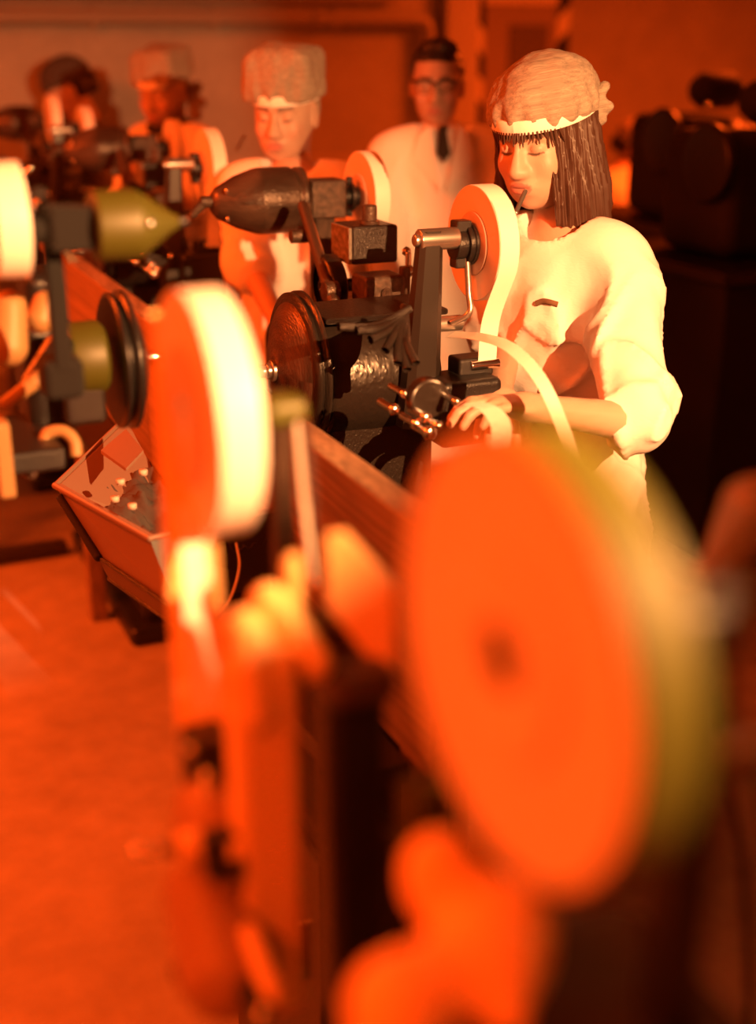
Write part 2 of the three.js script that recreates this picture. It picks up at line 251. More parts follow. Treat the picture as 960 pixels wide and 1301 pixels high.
// ---------------------------------------------------------------- film machine of the right hand row
function makeMachine(label) {
  const t = thing('film_machine', label, 'machine', [.95, 0, -2.45], 'film machines of the right row');
  // pedestal and casting
  part('pedestal', [box([.96, .43, -2.45], [.3, .86, .85], .03), box([.96, .03, -2.45], [.4, .06, .95], .02)], MAT.black, t);
  part('bed', box([.95, .875, -2.42], [.34, .05, 1.0], .012), MAT.iron, t);
  const fz = -2.14, fy = 1.19;
  const body = part('body_casting', [
    lathe([.9, fy - .02, fz], [[-.1, 0], [-.1, .105], [-.09, .115], [.0, .118], [.1, .115], [.12, .105], [.12, 0]], 'x', 64),
    box([.91, 1.04, fz - .02], [.23, .3, .2], .03), box([1.0, 1.02, fz - .32], [.2, .3, .5], .04)], MAT.iron, t);
  part('top_flange', box([.925, fy + .097, fz], [.24, .012, .16], .005), MAT.iron, t, body);
  // wiring loom that fans out over the casting
  const hub = at(521, 392, 2.12);
  [[430, 415], [452, 420], [470, 432], [489, 446], [505, 462], [517, 470], [528, 462]].forEach(([x, y], i) => part('cable', tube([hub.clone().add(V(0, 0, -.004 * i)), at(512 - (5 - i) * 4, 408 + i * 3, 2.1), at((x + 505) / 2, (y + 404) / 2 + 6, 2.07), at(x, y, 2.05)], .0075, 24), MAT.iron, t, body));
  // flywheel: domed cover, rim and bolt
  const fw = part('flywheel', lathe([.78, fy, fz], [[-.012, 0], [-.012, .118], [-.012, .13], [-.008, .137], [-.003, .137], [0, .128], [.004, .128], [.007, .139], [.014, .139], [.018, .128], [.018, 0]], 'x', 80), MAT.iron, t);
  part('dome', lathe([.77, fy, fz], [[-.036, 0], [-.036, .02], [-.034, .03], [-.029, .055], [-.021, .082], [-.011, .105], [-.002, .12], [.002, .121]], 'x', 72), MAT.bronze, t, fw);
  part('shaft_nut', [rod([.734, fy, fz], .02, .014), rod([.726, fy, fz], .014, .014), lathe([.719, fy, fz], [[-.012, 0], [-.012, .011], [.004, .011], [.004, 0]], 'x', 6)], MAT.steel, t, fw);
  // post that carries the supply roll
  const pt = part('post', prismPost(V(.985, 1.44, -2.02), V(.955, 1.1, -2.0), .021, .036), MAT.iron, t);
  part('post_boss', [rod([1.0, 1.425, -2.02], .019, .075), rod([.96, 1.425, -2.02], .011, .012)], MAT.steel, t, pt);
  part('spindle', [rod([1.052, 1.412, -2.03], .027, .036), rod([1.06, 1.412, -2.03], .034, .012)], MAT.black, t);
  part('hub_clamp', [box([1.05, 1.444, -2.03], [.03, .02, .03], .004), box([1.05, 1.38, -2.03], [.03, .018, .028], .004), rod([1.067, 1.412, -2.03], .037, .007)], MAT.black, t);
  part('tension_arm', [tube([V(1.058, 1.39, -2.02), V(1.058, 1.33, -2.01), V(1.055, 1.295, -2.0), V(1.03, 1.275, -2.02)], .006), rod([1.02, 1.27, -2.04], .014, .08)], MAT.steel, t);
  part('film_guide_pin', between(at(655, 270, 2.33), at(667, 243, 2.35), .004, .0045), MAT.steel, t);
  // drive motor for the take-up roll, lying across the machine
  const my = 1.412, mz = -2.78;
  const mo = part('motor', lathe([.93, my, mz], [[-.11, 0], [-.11, .02], [-.098, .034], [-.055, .057], [-.012, .071], [.0, .073], [.07, .073], [.075, .07], [.075, .064], [.082, .064], [.088, .071], [.1, .071], [.104, .05], [.118, .03], [.118, 0]], 'x', 64), MAT.bronze, t);
  part('cable_gland', [rod([.81, my + .004, mz], .013, .03), between(V(.8, my, mz), V(.775, my - .02, mz + .01), .011, .009)], MAT.bronze, t, mo);
  part('screw', [bolt([.845, my + .03, mz + .045], .006, 'x', -1), bolt([.845, my - .03, mz + .045], .006, 'x', -1)], MAT.steel, t, mo);
  part('gearbox', [box([1.085, my, mz], [.085, .085, .075], .006), rod([1.045, my, mz], .034, .03)], MAT.bronze, t);
  part('takeup_spindle', [rod([1.145, my, mz], .02, .05), rod([1.15, my, mz], .034, .01), box([1.148, my + .035, mz], [.014, .02, .014]), box([1.148, my - .035, mz], [.014, .02, .014])], MAT.black, t);
  part('motor_post', [box([1.08, 1.24, mz], [.05, .3, .05], .008), box([1.08, 1.09, mz], [.12, .04, .12], .008)], MAT.bronze, t);
  part('link_arm', [between(at(385, 262, 2.72), at(424, 385, 2.5), .012, .013), rod(at(383, 300, 2.68), .014, .05), rod(at(420, 370, 2.52), .02, .03), between(at(423, 385, 2.5), at(410, 430, 2.45), .007, .007)], MAT.bronze, t);
  // oil box with its cap, cam case and belt pulley
  const ob = part('oil_box', box([1.035, 1.365, -2.42], [.1, .075, .1], .006), MAT.iron, t);
  part('filler_cap', [rod([1.035, 1.42, -2.4], .015, .04, 'y'), rod([1.035, 1.406, -2.4], .02, .01, 'y')], MAT.bronze, t, ob);
  part('lit_side', box([.982, 1.365, -2.42], [.008, .072, .096], .003), MAT.grey, t, ob);  // paler sheet paints the side of the box that catches the light
  part('cam_case', [box([1.01, 1.29, -2.3], [.085, .062, .075], .008), lathe([1.01, 1.288, -2.262], [[0, 0], [0, .011], [.006, .011], [.006, .006], [.002, 0]], 'z', 24), box([1.058, 1.27, -2.28], [.018, .13, .02], .004)], MAT.bronze, t);
  part('belt_pulley', lathe([.955, 1.28, -2.42], [[-.016, .052], [-.02, .056], [-.012, .064], [.012, .064], [.018, .056], [.016, .048], [.006, .044], [.006, .014], [.03, .014], [.08, .012], [.08, 0], [-.02, 0], [-.02, .014], [-.006, .014], [-.006, .044]], 'x', 56), MAT.black, t);
  part('adjusting_screws', [bolt([1.07, 1.36, -2.3], .008, 'z'), rod([1.07, 1.345, -2.29], .006, .03, 'y'), bolt([1.07, 1.325, -2.28], .009, 'z')], MAT.steel, t);
  // gate head with bright rollers, knurled knob and small screws
  const gh = part('gate_head', [box([1.03, 1.13, -1.98], [.12, .12, .1], .012), box([1.06, 1.2, -2.0], [.07, .035, .05], .006)], MAT.black, t);
  part('roller', rod(V(1.075, 1.205, -1.975), .009, .058), MAT.chrome, t, gh); part('roller', rod(V(1.062, 1.178, -1.955), .01, .058), MAT.chrome, t, gh);
  part('roller', rod(V(1.07, 1.14, -1.94), .008, .05), MAT.steel, t, gh);
  const kn = []; for (let i = 0; i <= 96; i++) kn.push(i);
  const ks = new THREE.Shape(kn.map((i) => { const a = i / 96 * 2 * Math.PI, r = i % 2 ? .029 : .0275; return new THREE.Vector2(r * Math.cos(a), r * Math.sin(a)); }));
  const kc = at(545, 507, 2.0);
  part('knurled_knob', new THREE.ExtrudeGeometry(ks, { depth: .02, bevelEnabled: true, bevelSize: .003, bevelThickness: .003, bevelSegments: 2 }).translate(kc.x, kc.y, kc.z - .02), MAT.iron, t);
  for (const [x, y, d, r] of [[540, 530, 1.97, .009], [545, 550, 1.96, .011], [528, 538, 1.98, .008], [555, 540, 1.95, .007], [513, 500, 2.0, .007], [500, 520, 2.0, .009], [578, 510, 1.97, .006]]) { const c = at(x, y, d); part('screw_head', lathe([c.x, c.y, c.z - .02], [[0, 0], [-.03, .8 * r], [.016, .8 * r], [.018, r], [.024, r], [.028, r * .6], [.0285, 0]].slice(1), 'z', 16), MAT.chrome, t); }
  return t;
}
function prismPost(a, b, ra, rb) {                    // tapering square post with chamfered corners
  const ring = (c, r) => [[-1, -.6], [-.6, -1], [.6, -1], [1, -.6], [1, .6], [.6, 1], [-.6, 1], [-1, .6]].map(([x, z]) => V(c.x + x * r, c.y, c.z + z * r * .7));
  return prism(ring(a, ra), ring(b, rb));
}
const mC = makeMachine('dark iron film machine in sharp focus in front of the girl with bobbed hair');
const PITCHZ = -1.56;
copy(mC, V(-.03, 0, PITCHZ), 'second film machine of the right row, in front of the woman with the dark collar');
copy(mC, V(-.06, 0, PITCHZ * 2), 'far film machine of the right row below the figure in the dark cap');
const c1 = V(1.093, 1.412, -2.03), g1 = 'supply film rolls of the right row', g2 = 'take-up film rolls of the right row';
const tapeOf = (c, r) => leave(c, r, .9, -.42, [V(c.x - .008, c.y - .13, c.z + .055), V(c.x - .015, c.y - .21, c.z + .058)]);
makeReel('white film roll in sharp focus with its strip running down to bright rollers', c1, .101, .038, { core: .056, tape: tapeOf(c1, .101) });
const c2 = V(1.19, 1.412, -2.78);
makeReel('white film roll on the motor spindle in front of the woman in the tall cap', c2, .1, .036, { core: .05 });
const c1d = V(1.05, 1.415, -3.56);
makeReel('white film roll beside the woman with the dark collar, strip hanging below', c1d, .107, .038, { core: .045, tape: tapeOf(c1d, .107) });
makeReel('pale film roll seen edge on before the coat of the woman with the dark collar', V(1.16, 1.412, -4.34), .09, .032, {});
makeReel('blurred film roll below the dark cap, right one of the far pair', V(1.03, 1.412, -5.15), .1, .036, {});
makeReel('blurred film roll below the dark cap, left one of the far pair', V(.93, 1.46, -5.25), .09, .036, {});
{ // film coming out of the gate of the first machine
  const t = thing('film_loop', 'yellowish film loop bending out below the bright rollers', 'film strip', at(620, 520, 1.93));
  part('strip', ribbon([at(600, 512, 1.96), at(622, 520, 1.93), at(636, 540, 1.9), at(634, 575, 1.88), at(622, 640, 1.86)], .034), MAT.tape, t);
  const u = thing('film_strip', 'long film strip hanging in an arc before the girl, behind the big blurred roll', 'film strip', at(690, 500, 1.95));
  part('strip', ribbon([at(572, 425, 2.3), at(610, 428, 2.2), at(650, 443, 2.08), at(685, 480, 2.0), at(718, 550, 1.93), at(750, 640, 1.85), at(800, 740, 1.75), at(860, 860, 1.7)], .03, .0006, 60, V(.9, .2, -.4).normalize()), MAT.tape, u);
}
// ---------------------------------------------------------------- between the rows: partition and tray
{
  const t = thing('partition', 'long wooden partition with a pale top rail between the two machine rows', 'partition', [.65, 0, -2.6]);
  for (const [z0, z1, y0] of [[-1.3, -1.98, .84], [-1.984, -2.75, .84], [-2.754, -3.95, .84]]) part('plank', box([.655, (1.16 + y0) / 2, (z0 + z1) / 2], [.022, 1.16 - y0, z0 - z1], .003), MAT.wood, t);
  part('top_rail', box([.655, 1.175, -2.62], [.05, .03, 2.66], .006), MAT.wood, t);
  for (const z of [-1.4, -2.5, -3.8]) part('post', box([.685, .585, z], [.05, 1.17, .06], .005), MAT.wood, t);

  part('brace', box([.64, 1.19, -3.5], [.03, .09, .012], .002, [0, .4, .5]), MAT.wood, t);
  { const h = thing('shelf', 'narrow black shelf fixed along the foot of the wooden partition', 'shelf', [.6, .8, -2.6]); part('board', box([.59, .825, -2.6], [.1, .03, 2.5], .004), MAT.black, h); for (const z of [-1.5, -2.6, -3.7]) part('bracket', box([.6, .78, z], [.08, .06, .02], .003), MAT.iron, h); }
  const d = thing('cupboard', 'black cupboard standing under the shelf of the wooden partition', 'cupboard', [.58, 0, -1.6]);
  part('carcass', box([.585, .36, -1.6], [.11, .72, .48], .008), MAT.dark, d); part('door', box([.524, .36, -1.6], [.012, .66, .43], .004), MAT.black, d);
  part('handle', rod([.513, .5, -1.45], .008, .1, 'y'), MAT.steel, d);
}
{ // flared tray for film waste
  const t = thing('waste_tray', 'slanted open tray with a speckled bottom strip hanging beside the partition', 'tray', [.45, .9, -1.95]);
  const A = at(70, 617, 2.22), B = at(190, 684, 1.985), a = at(127, 706, 2.17), b = at(222, 762, 1.97);
  B.y = A.y; b.y = a.y;
  const back = V(.24, 0, .06), A2 = at(158, 535, 2.5); A2.y = A.y + .03;
  const B2 = B.clone().add(V(.22, .02, .0)), a2 = a.clone().add(V(.16, 0, -.05)), b2 = b.clone().add(V(.16, 0, -.02));
  const th = V(.008, .0, 0), wall = (p, q, r, s, o) => prism([p, q, r, s], [p, q, r, s].map((v) => v.clone().add(o)));
  part('front_board', wall(A, B, b, a, V(.01, .002, -.004)), MAT.tray, t);
  part('end_board', wall(A, a, a2, A2, V(.003, .0, .01)), MAT.tray, t); part('end_board', wall(B, B2, b2, b, V(0, 0, -.008)), MAT.black, t);
  part('bottom_board', wall(a, b, b2, a2, V(0, -.01, 0)), MAT.black, t);
  part('rim', [between(A, B, .006, .006, 10), between(A, A2, .005, .005, 10), between(B, B2, .005, .005, 10)], MAT.tray, t);
  part('corner_strip', between(A.clone().lerp(a, .16).add(V(-.004, 0, .004)), a.clone().add(V(-.004, 0, .004)), .007, .008, 10), MAT.dark, t);
  const dn = V(.012, -.045, 0);
  part('speckled_strip', wall(a.clone().add(V(-.004, -.004, .004)), b.clone().add(V(-.004, -.004, .004)), b.clone().add(dn), a.clone().add(dn), V(.014, 0, -.006)), MAT.net, t);
  part('edge_trim', [between(a.clone().add(dn), b.clone().add(dn), .0035, .0035, 8), between(a.clone().add(V(-.003, -.002, 0)), b.clone().add(V(-.003, -.002, 0)), .0035, .0035, 8)], MAT.black, t);
  part('bracket', [box([.55, a.y - .02, (a.z + b.z) / 2], [.2, .02, .05]), box([.64, a.y + .02, (a.z + b.z) / 2], [.016, .12, .05])], MAT.black, t);
  // dark cloth heaped inside, and a hinged flap
  const f = (x, z) => { const u = (x - A.x) / .25, h = .04 + .035 * fbm(x * 9, z * 9, 1) + .02 * Math.abs(fbm(x * 22, z * 22, 5)); return a.y + h * Math.min(1, 8 * u * (1.2 - u) + .3); };
  const c = thing('waste_film', 'dark heap of cloth and film scraps lying in the slanted open tray', 'scraps', [.45, .93, -1.95]);
  const pg = [], n = 34; for (let i = 0; i <= n; i++) for (let j = 0; j <= n; j++) { const u = i / n, v = j / n, p = A.clone().lerp(a, .45).lerp(B.clone().lerp(b, .45), u), q = A2.clone().lerp(a2, .45).lerp(B2.clone().lerp(b2, .45), u); p.lerp(q, .04 + .92 * v); pg.push(p.x, p.y + .03 * fbm(u * 3, v * 3, 1) + .02 * Math.abs(fbm(u * 9, v * 9, 4)), p.z); }
  const ii = []; for (let i = 0; i < n; i++) for (let j = 0; j < n; j++) { const k = i * (n + 1) + j; ii.push(k, k + 1, k + n + 2, k, k + n + 2, k + n + 1); }
  const g = new THREE.BufferGeometry(); g.setAttribute('position', new THREE.Float32BufferAttribute(pg, 3)); g.setIndex(ii); g.setAttribute('uv', new THREE.Float32BufferAttribute(new Float32Array(pg.length / 3 * 2), 2)); g.computeVertexNormals();
  part('cloth', g, MAT.darkCloth, c);
  part('pale_flap', prism([at(128, 572, 2.28), at(160, 545, 2.32), at(182, 572, 2.2), at(160, 595, 2.16)], [at(128, 576, 2.28), at(160, 549, 2.32), at(182, 576, 2.2), at(160, 599, 2.16)]), MAT.tray, c);
  part('film_curl', tube([at(268, 790, 1.9), at(290, 765, 1.93), at(304, 720, 1.96), at(300, 690, 1.98)], .0016, 24), MAT.tape, c);
  for (const [x, y, d] of [[153, 612, 2.1], [168, 643, 2.04], [146, 634, 2.08], [182, 600, 2.08]]) part('film_chip', lathe(at(x, y, d), [[-.004, 0], [-.004, .007], [.004, .007], [.004, 0]], 'y', 16), MAT.core, c);
}
{ // stand of the next machine in the left row, with its legs on the floor
  const p = at(40, 690, 4.6); p.y = 0; p.x = .3;
  const t = thing('machine_stand', 'dark iron stand with splayed legs at the far end of the bright floor', 'stand', p);
  for (const [dx, dz] of [[0, 0], [.12, -.75], [-.42, -.1], [-.34, -.8]]) part('leg', between(V(p.x + dx, .03, p.z + dz), V(p.x + dx - .03, .86, p.z + dz), .035, .03), MAT.iron, t);
  part('foot_bar', box([p.x + .2, .03, p.z + .02], [.4, .05, .06], .01), MAT.iron, t);
  part('top_plate', box([p.x - .15, .88, p.z - .4], [.6, .05, 1.0], .01), MAT.black, t); part('drum', box([p.x - .12, 1.05, p.z - .45], [.38, .3, .6], .06), MAT.black, t);
}
// ---------------------------------------------------------------- left row: the machine behind the near one
{
  const t = thing('film_machine', 'blurred film machine of the left row with an olive motor cone pointing right', 'machine', [-.3, 0, -1.75]);
  const cz = -1.5, cy = 1.548, K = at(165, 285, 1.5);
  const mo = part('motor', lathe([K.x, K.y, K.z], [[-.045, 0], [-.045, .037], [-.04, .041], [.0, .041], [.012, .038], [.035, .022], [.05, .011], [.058, .007], [.058, 0]], 'x', 56), MAT.olive, t, undefined, 'olive green tapered motor housing');
  part('cable_gland', rod([K.x + .06, K.y, K.z], .006, .02), MAT.black, t, mo);
  part('screw', bolt([K.x + .015, K.y + .005, K.z + .039], .0035, 'z'), MAT.chrome, t, mo);
  part('gearbox', [box([K.x - .07, K.y, K.z], [.05, .05, .045], .005), rod([K.x - .1, K.y, K.z], .014, .05)], MAT.deepBlack, t);  // flat, almost black base colour
  part('motor_post', [box([K.x - .085, 1.47, K.z - .04], [.022, .2, .022], .005), box([K.x - .085, 1.36, K.z - .06], [.05, .05, .06], .01)], MAT.deepBlack, t);
  const bd = at(30, 562, 1.78);
  part('bed', [box([bd.x - .02, bd.y, bd.z], [.12, .03, .2], .006), box([bd.x - .24, bd.y - .015, bd.z], [.4, .03, .06], .006)], MAT.black, t);
  part('column', [rod([-.3, bd.y / 2, bd.z], .03, bd.y, 'y'), lathe([-.3, 0, bd.z], [[0, 0], [0, .12], [.02, .12], [.04, .05], [.04, 0]], 'y')], MAT.iron, t);
  part('frame_strut', [between(at(25, 545, 1.9), at(38, 600, 1.86), .012, .012)], MAT.bronze, t);
  const fc = at(150, 458, 1.85);
  const fw = part('flywheel', lathe(fc, [[-.012, 0], [-.012, .09], [-.008, .098], [-.003, .098], [0, .09], [.004, .09], [.007, .1], [.014, .1], [.018, .092], [.018, 0]], 'x', 72), MAT.black, t);
  part('dome', lathe([fc.x + .018, fc.y, fc.z], [[0, .075], [.008, .07], [.016, .045], [.02, .02], [.02, 0]], 'x', 56), MAT.iron, t, fw);
  part('shaft_nut', lathe([fc.x + .036, fc.y, fc.z], [[-.02, 0], [-.02, .012], [.02, .012], [.024, .008], [.024, 0]], 'x', 6), MAT.chrome, t, fw);
  const dc = at(108, 455, 1.8);
  part('drum', rod(dc, .052, .055, 'x', .008), MAT.olive, t); part('drum_base', box([dc.x - .01, dc.y - .06, dc.z], [.06, .06, .07], .012), MAT.iron, t);
  part('body_casting', [box(at(60, 470, 1.85), [.08, .16, .12], .02), box(at(55, 400, 1.9), [.06, .14, .1], .02), between(at(40, 490, 1.72), at(75, 440, 1.74), .016, .02)], MAT.black, t);
  part('hand_lever', [between(at(8, 512, 1.7), at(45, 485, 1.7), .009, .01), between(at(45, 485, 1.7), at(75, 455, 1.72), .01, .011)], MAT.tan, t);
  part('film_guide', [between(at(12, 390, 1.66), at(10, 440, 1.66), .022, .026), between(at(57, 385, 1.7), at(52, 405, 1.7), .016, .02)], MAT.tan, t);
  part('chute', tube([at(55, 575, 1.75), at(60, 552, 1.75), at(80, 548, 1.75), at(94, 560, 1.75), at(97, 580, 1.75)], .009, 24), MAT.tan, t);
  part('side_panel', box(at(3, 580, 1.65), [.02, .1, .05], .004), MAT.tan, t);
  part('chrome_pin', between(at(28, 222, 1.62), at(38, 214, 1.62), .004, .004), MAT.chrome, t);
  const r = at(8, 280, 1.47);
  makeReel('blurred yellow film roll cut by the left edge of the picture', r, .066, .036, { core: .03 });
}
// ---------------------------------------------------------------- left row: the near machine
{
  const t = thing('film_machine', 'very blurred near film machine with a pale upright column and chrome lever', 'machine', [.34, 0, -.85]);
  part('pedestal', box([.46, .42, -.72], [.16, .84, .6], .02), MAT.dark, t);
  const q = at(448, 1080, 1.03);
  part('body_casting', box([q.x + .01, q.y - .02, q.z - .03], [.05, .34, .05], .012), MAT.black, t);
  part('body_cap', box([q.x + .01, q.y + .145, q.z - .02], [.053, .03, .06], .01), MAT.bronze, t);
  // pale column with its rounded guide fingers and slanted plate
  const c = at(338, 1040, 1.0);
  const col = part('column', [box([c.x, c.y - .02, c.z], [.056, .33, .03], .012), between(V(c.x - .008, c.y + .1, c.z), V(c.x - .008, c.y + .14, c.z), .022, .017)], MAT.paint, t);
  part('guide_finger', between(at(312, 800, .98), at(352, 868, .98), .0165, .0165), MAT.paint, t, col); part('guide_finger', between(at(342, 765, 1.0), at(398, 842, .98), .015, .015), MAT.paint, t, col); part('guide_finger', between(at(373, 715, 1.02), at(374, 790, 1.02), .0085, .009), MAT.paint, t, col);
  part('column_screw', [bolt(at(317, 900, .975), .004, 'z'), bolt(at(336, 890, .975), .004, 'z')], MAT.chrome, t, col);
  part('strap', between(at(318, 1185, .98), at(345, 1262, .96), .008, .009), MAT.paint, t);
  const pl = [[415, 678], [430, 676], [500, 748], [500, 850], [482, 856], [418, 772]].map(([x, y]) => at(x, y, 1.0));
  part('slanted_plate', prism(pl, pl.map((v) => v.clone().add(V(.01, -.004, -.012)))), MAT.plate, t); 
  part('plate_bracket', box(at(425, 815, 1.03), [.055, .05, .03], .008, [0, 0, -.5]), MAT.bronze, t);
  // lever post with a head, right behind the big white roll
  const ph = at(368, 520, 1.22);
  part('lever_head', box([ph.x - .008, ph.y, ph.z], [.045, .03, .04], .012), MAT.olive, t);
  part('lever_rod', between(at(382, 540, 1.2), at(402, 742, 1.15), .0075, .0075), MAT.chrome, t);
  part('lever_back', box([ph.x, ph.y - .14, ph.z - .03], [.02, .3, .02], .004), MAT.bronze, t);
  // gate head low on the left: box, casting, ball lever, screws
  const gb = at(262, 965, 1.06);
  part('gate_box', [box([gb.x, gb.y, gb.z], [.036, .055, .04], .006)], MAT.iron, t);
  part('gate_slot', box([gb.x + .012, gb.y - .02, gb.z + .022], [.012, .09, .008], .003), MAT.black, t);
  part('side_casting', [lathe(at(262, 1080, 1.04), [[-.02, 0], [-.02, .03], [-.014, .05], [.0, .058], [.018, .056], [.024, .04], [.024, 0]], 'x', 48), between(at(255, 1130, 1.03), at(290, 1230, 1.0), .03, .04)], MAT.tan, t, undefined, 'rounded yellowish casting');
  part('collar', [rod(at(258, 1072, 1.0), .013, .04), rod(at(300, 1072, 1.0), .017, .02)], MAT.paint, t);
  const lv = part('ball_lever', between(at(252, 1078, 1.0), at(182, 1082, .99), .0045, .0045), MAT.iron, t);
  part('ball', new THREE.SphereGeometry(.0065, 20, 14).translate(...at(178, 1082, .99).toArray()), MAT.chrome, t, lv);
  part('ball', new THREE.SphereGeometry(.005, 20, 14).translate(...at(201, 1082, .985).toArray()), MAT.chrome, t, lv);
  for (const [x, y, d, r] of [[242, 952, 1.02, .004], [263, 985, 1.02, .005], [262, 1005, 1.02, .0045], [250, 1030, 1.01, .004], [334, 1288, .95, .006]]) part('screw_head', new THREE.SphereGeometry(r, 16, 12).translate(...at(x, y, d).toArray()), MAT.chrome, t);
  part('dark_clamp', [box(at(280, 1068, .99), [.03, .018, .02]), box(at(285, 1100, .99), [.03, .016, .02]), between(at(262, 1180, 1.0), at(275, 1210, 1.0), .01, .014), between(at(300, 1235, .98), at(330, 1275, .96), .011, .012), box(at(262, 1235, 1.02), [.05, .012, .03], .004)], MAT.black, t);
  // support bracket under the big roll
  const sk = union([cap(at(560, 1095, .72), at(560, 1140, .72), .014, .013), cap(at(560, 1115, .72), at(655, 1190, .7), .02, .018), cap(at(650, 1170, .7), at(635, 1215, .69), .017, .02), cap(at(620, 1210, .69), at(505, 1275, .67), .023, .022), cap(at(632, 1200, .69), at(650, 1301, .66), .016, .008), cap(at(505, 1280, .67), at(500, 1400, .65), .022, .02)], .02);
  const lo = [1e9, 1e9, 1e9], hi = [-1e9, -1e9, -1e9]; for (const [x, y, d] of [[560, 1095, .72], [655, 1190, .7], [505, 1275, .67], [650, 1301, .66], [500, 1400, .65]]) at(x, y, d).toArray().forEach((v, i) => { lo[i] = Math.min(lo[i], v - .04); hi[i] = Math.max(hi[i], v + .04); });
  part('roll_bracket', netMesh(sk, lo, hi, .004), MAT.paint, t);
  part('oil_glass', [rod(at(520, 1095, .98), .012, .03, 'y'), rod(at(535, 1030, 1.0), .02, .05, 'y')], MAT.olive, t);
  // dark head under the big roll, its levers and pins on the right
  part('take_up_head', [box([.36, 1.12, -.5], [.16, .2, .16], .02), box([.4, 1.0, -.52], [.2, .3, .3], .03)], MAT.dark, t);
  part('spindle', [rod([.34, 1.482, -.462], .01, .1), rod([.272, 1.482, -.462], .0165, .014), box([.385, 1.36, -.47], [.025, .28, .03], .006)], MAT.black, t);  // the flush black disc paints the shade inside the roll hole
  part('head_screw', [new THREE.SphereGeometry(.007, 16, 12).translate(...at(710, 1108, .6).toArray()), new THREE.SphereGeometry(.006, 16, 12).translate(...at(742, 1128, .62).toArray())], MAT.steel, t);
  part('film_guide', [between(at(785, 690, 1.15), at(868, 742, 1.12), .006, .006), between(at(868, 742, 1.12), at(905, 735, 1.1), .004, .004)], MAT.steel, t);
  const g = part('grip_lever', between(at(905, 735, 1.06), at(960, 650, 1.04), .014, .03), MAT.grey, t); part('grip_end', new THREE.SphereGeometry(.017, 24, 16).translate(...at(905, 727, 1.06).toArray()), MAT.grey, t, g);
  const h = part('hand_lever', between(at(905, 963, 1.0), at(955, 955, 1.0), .014, .02), MAT.grey, t); part('lever_arm', [between(at(930, 965, 1.0), at(965, 1060, 1.0), .006, .007), between(at(950, 970, 1.0), at(980, 1040, 1.0), .006, .006)], MAT.grey, t, h);
  part('guard_rail', tube([at(915, 880, 1.1), at(925, 980, 1.1), at(940, 1080, 1.1), at(950, 1200, 1.1), at(952, 1310, 1.1)], .004, 30), MAT.iron, t);
  // tape guide: a broad plate with the film running down in front of it
  const p0 = at(222, 395, 1.15), p1 = at(262, 932, 1.07), w = V(.021, 0, .006);
  part('tape_guide', prism([p0.clone().sub(w), p0.clone().add(w), p1.clone().add(w), p1.clone().sub(w)], [p0.clone().sub(w), p0.clone().add(w), p1.clone().add(w), p1.clone().sub(w)].map((v) => v.clone().add(V(0, -.002, -.006)))), MAT.paint, t);
  const rb = V(.288, 1.452, -1.02);
  makeReel('bright white blurred film roll on the near machine, its strip running steeply down', rb, .105, .036, { core: .06, hole: .019, tape: [at(240, 640, 1.095), at(250, 735, 1.065), at(256, 835, 1.05), at(262, 905, 1.04)], tapeW: .023 });
  const ra = V(.283, 1.482, -.462);
  makeReel('huge orange film roll with a dark centre hole filling the foreground', ra, .107, .034, { core: .05, hole: .017, coreMat: MAT.filmEdge, rim: MAT.oliveRoll });
}
// ---------------------------------------------------------------- people
const faceDir = (deg) => { const a = deg * Math.PI / 180; return V(-.402 * Math.cos(a) - .916 * Math.sin(a), 0, .916 * Math.cos(a) - .402 * Math.sin(a)).normalize(); };   // 0 = towards the camera, + = turned to the left of the picture
const frame = (f, pitch = 0, roll = 0) => {           // x = the person's left, y = up, z = ahead
  const m = new THREE.Matrix4().makeBasis(new THREE.Vector3().crossVectors(V(0, 1, 0), f), V(0, 1, 0), f);
  return m.multiply(new THREE.Matrix4().makeRotationFromEuler(new THREE.Euler(pitch, 0, roll, 'XYZ')));
};
const SK = [.5, .33, .25], LIP = [.42, .18, .15], BROW = [.12, .07, .05];
function headField(man) {
  const mus = union([ell([0, .035, -.012], [.076, .092, .096]), ell([0, -.03, .03], [.06, .075, .062]), ell([0, -.072, .045], [.04, .038, .04]), cap([0, -.06, -.03], [0, -.15, -.045], .052, .05)], .05);
  const det = [cap([0, .008, .093], [0, -.034, .11], .008, .0125), ell([.012, -.037, .1], [.009, .008, .01]), ell([-.012, -.037, .1], [.009, .008, .01]), ell([0, -.062, .091], [.023, .0065, .013]), ell([0, -.073, .088], [.019, .0075, .013]), cap([.012, .027, .093], [.046, .024, .074], .007, .006), cap([-.012, .027, .093], [-.046, .024, .074], .007, .006), ell([.04, -.03, .066], [.02, .022, .02]), ell([-.04, -.03, .066], [.02, .022, .02]), ell([0, -.098, .066], [.017, .014, .018])];
  const lids = [ell([.031, .003, .077], [.0155, .0115, .0135]), ell([-.031, .003, .077], [.0155, .0115, .0135])];
  const ears = [ell([.078, -.008, -.012], [.011, .033, .021]), ell([-.078, -.008, -.012], [.011, .033, .021])], ei = [ell([.088, -.004, -.006], [.006, .02, .011]), ell([-.088, -.004, -.006], [.006, .02, .011])];
  const sock = [ell([.031, .004, .1], [.02, .014, .018]), ell([-.031, .004, .1], [.02, .014, .018])];
  const mouth = cap([-.02, -.0672, .103], [.02, -.0672, .103], .003, .003);
  return (x, y, z) => {
    let d = mus(x, y, z); if (d > .06) return d;
    for (const f of det) d = smin(d, f(x, y, z), .014);
    for (const f of sock) d = -smin(-d, f(x, y, z), .014);
    for (const f of lids) d = smin(d, f(x, y, z), .004);
    for (const f of ears) d = smin(d, f(x, y, z), .008);
    for (const f of ei) d = -smin(-d, f(x, y, z), .006);
    return -smin(-d, mouth(x, y, z), .004);
  };
}
const HEAD = headField();
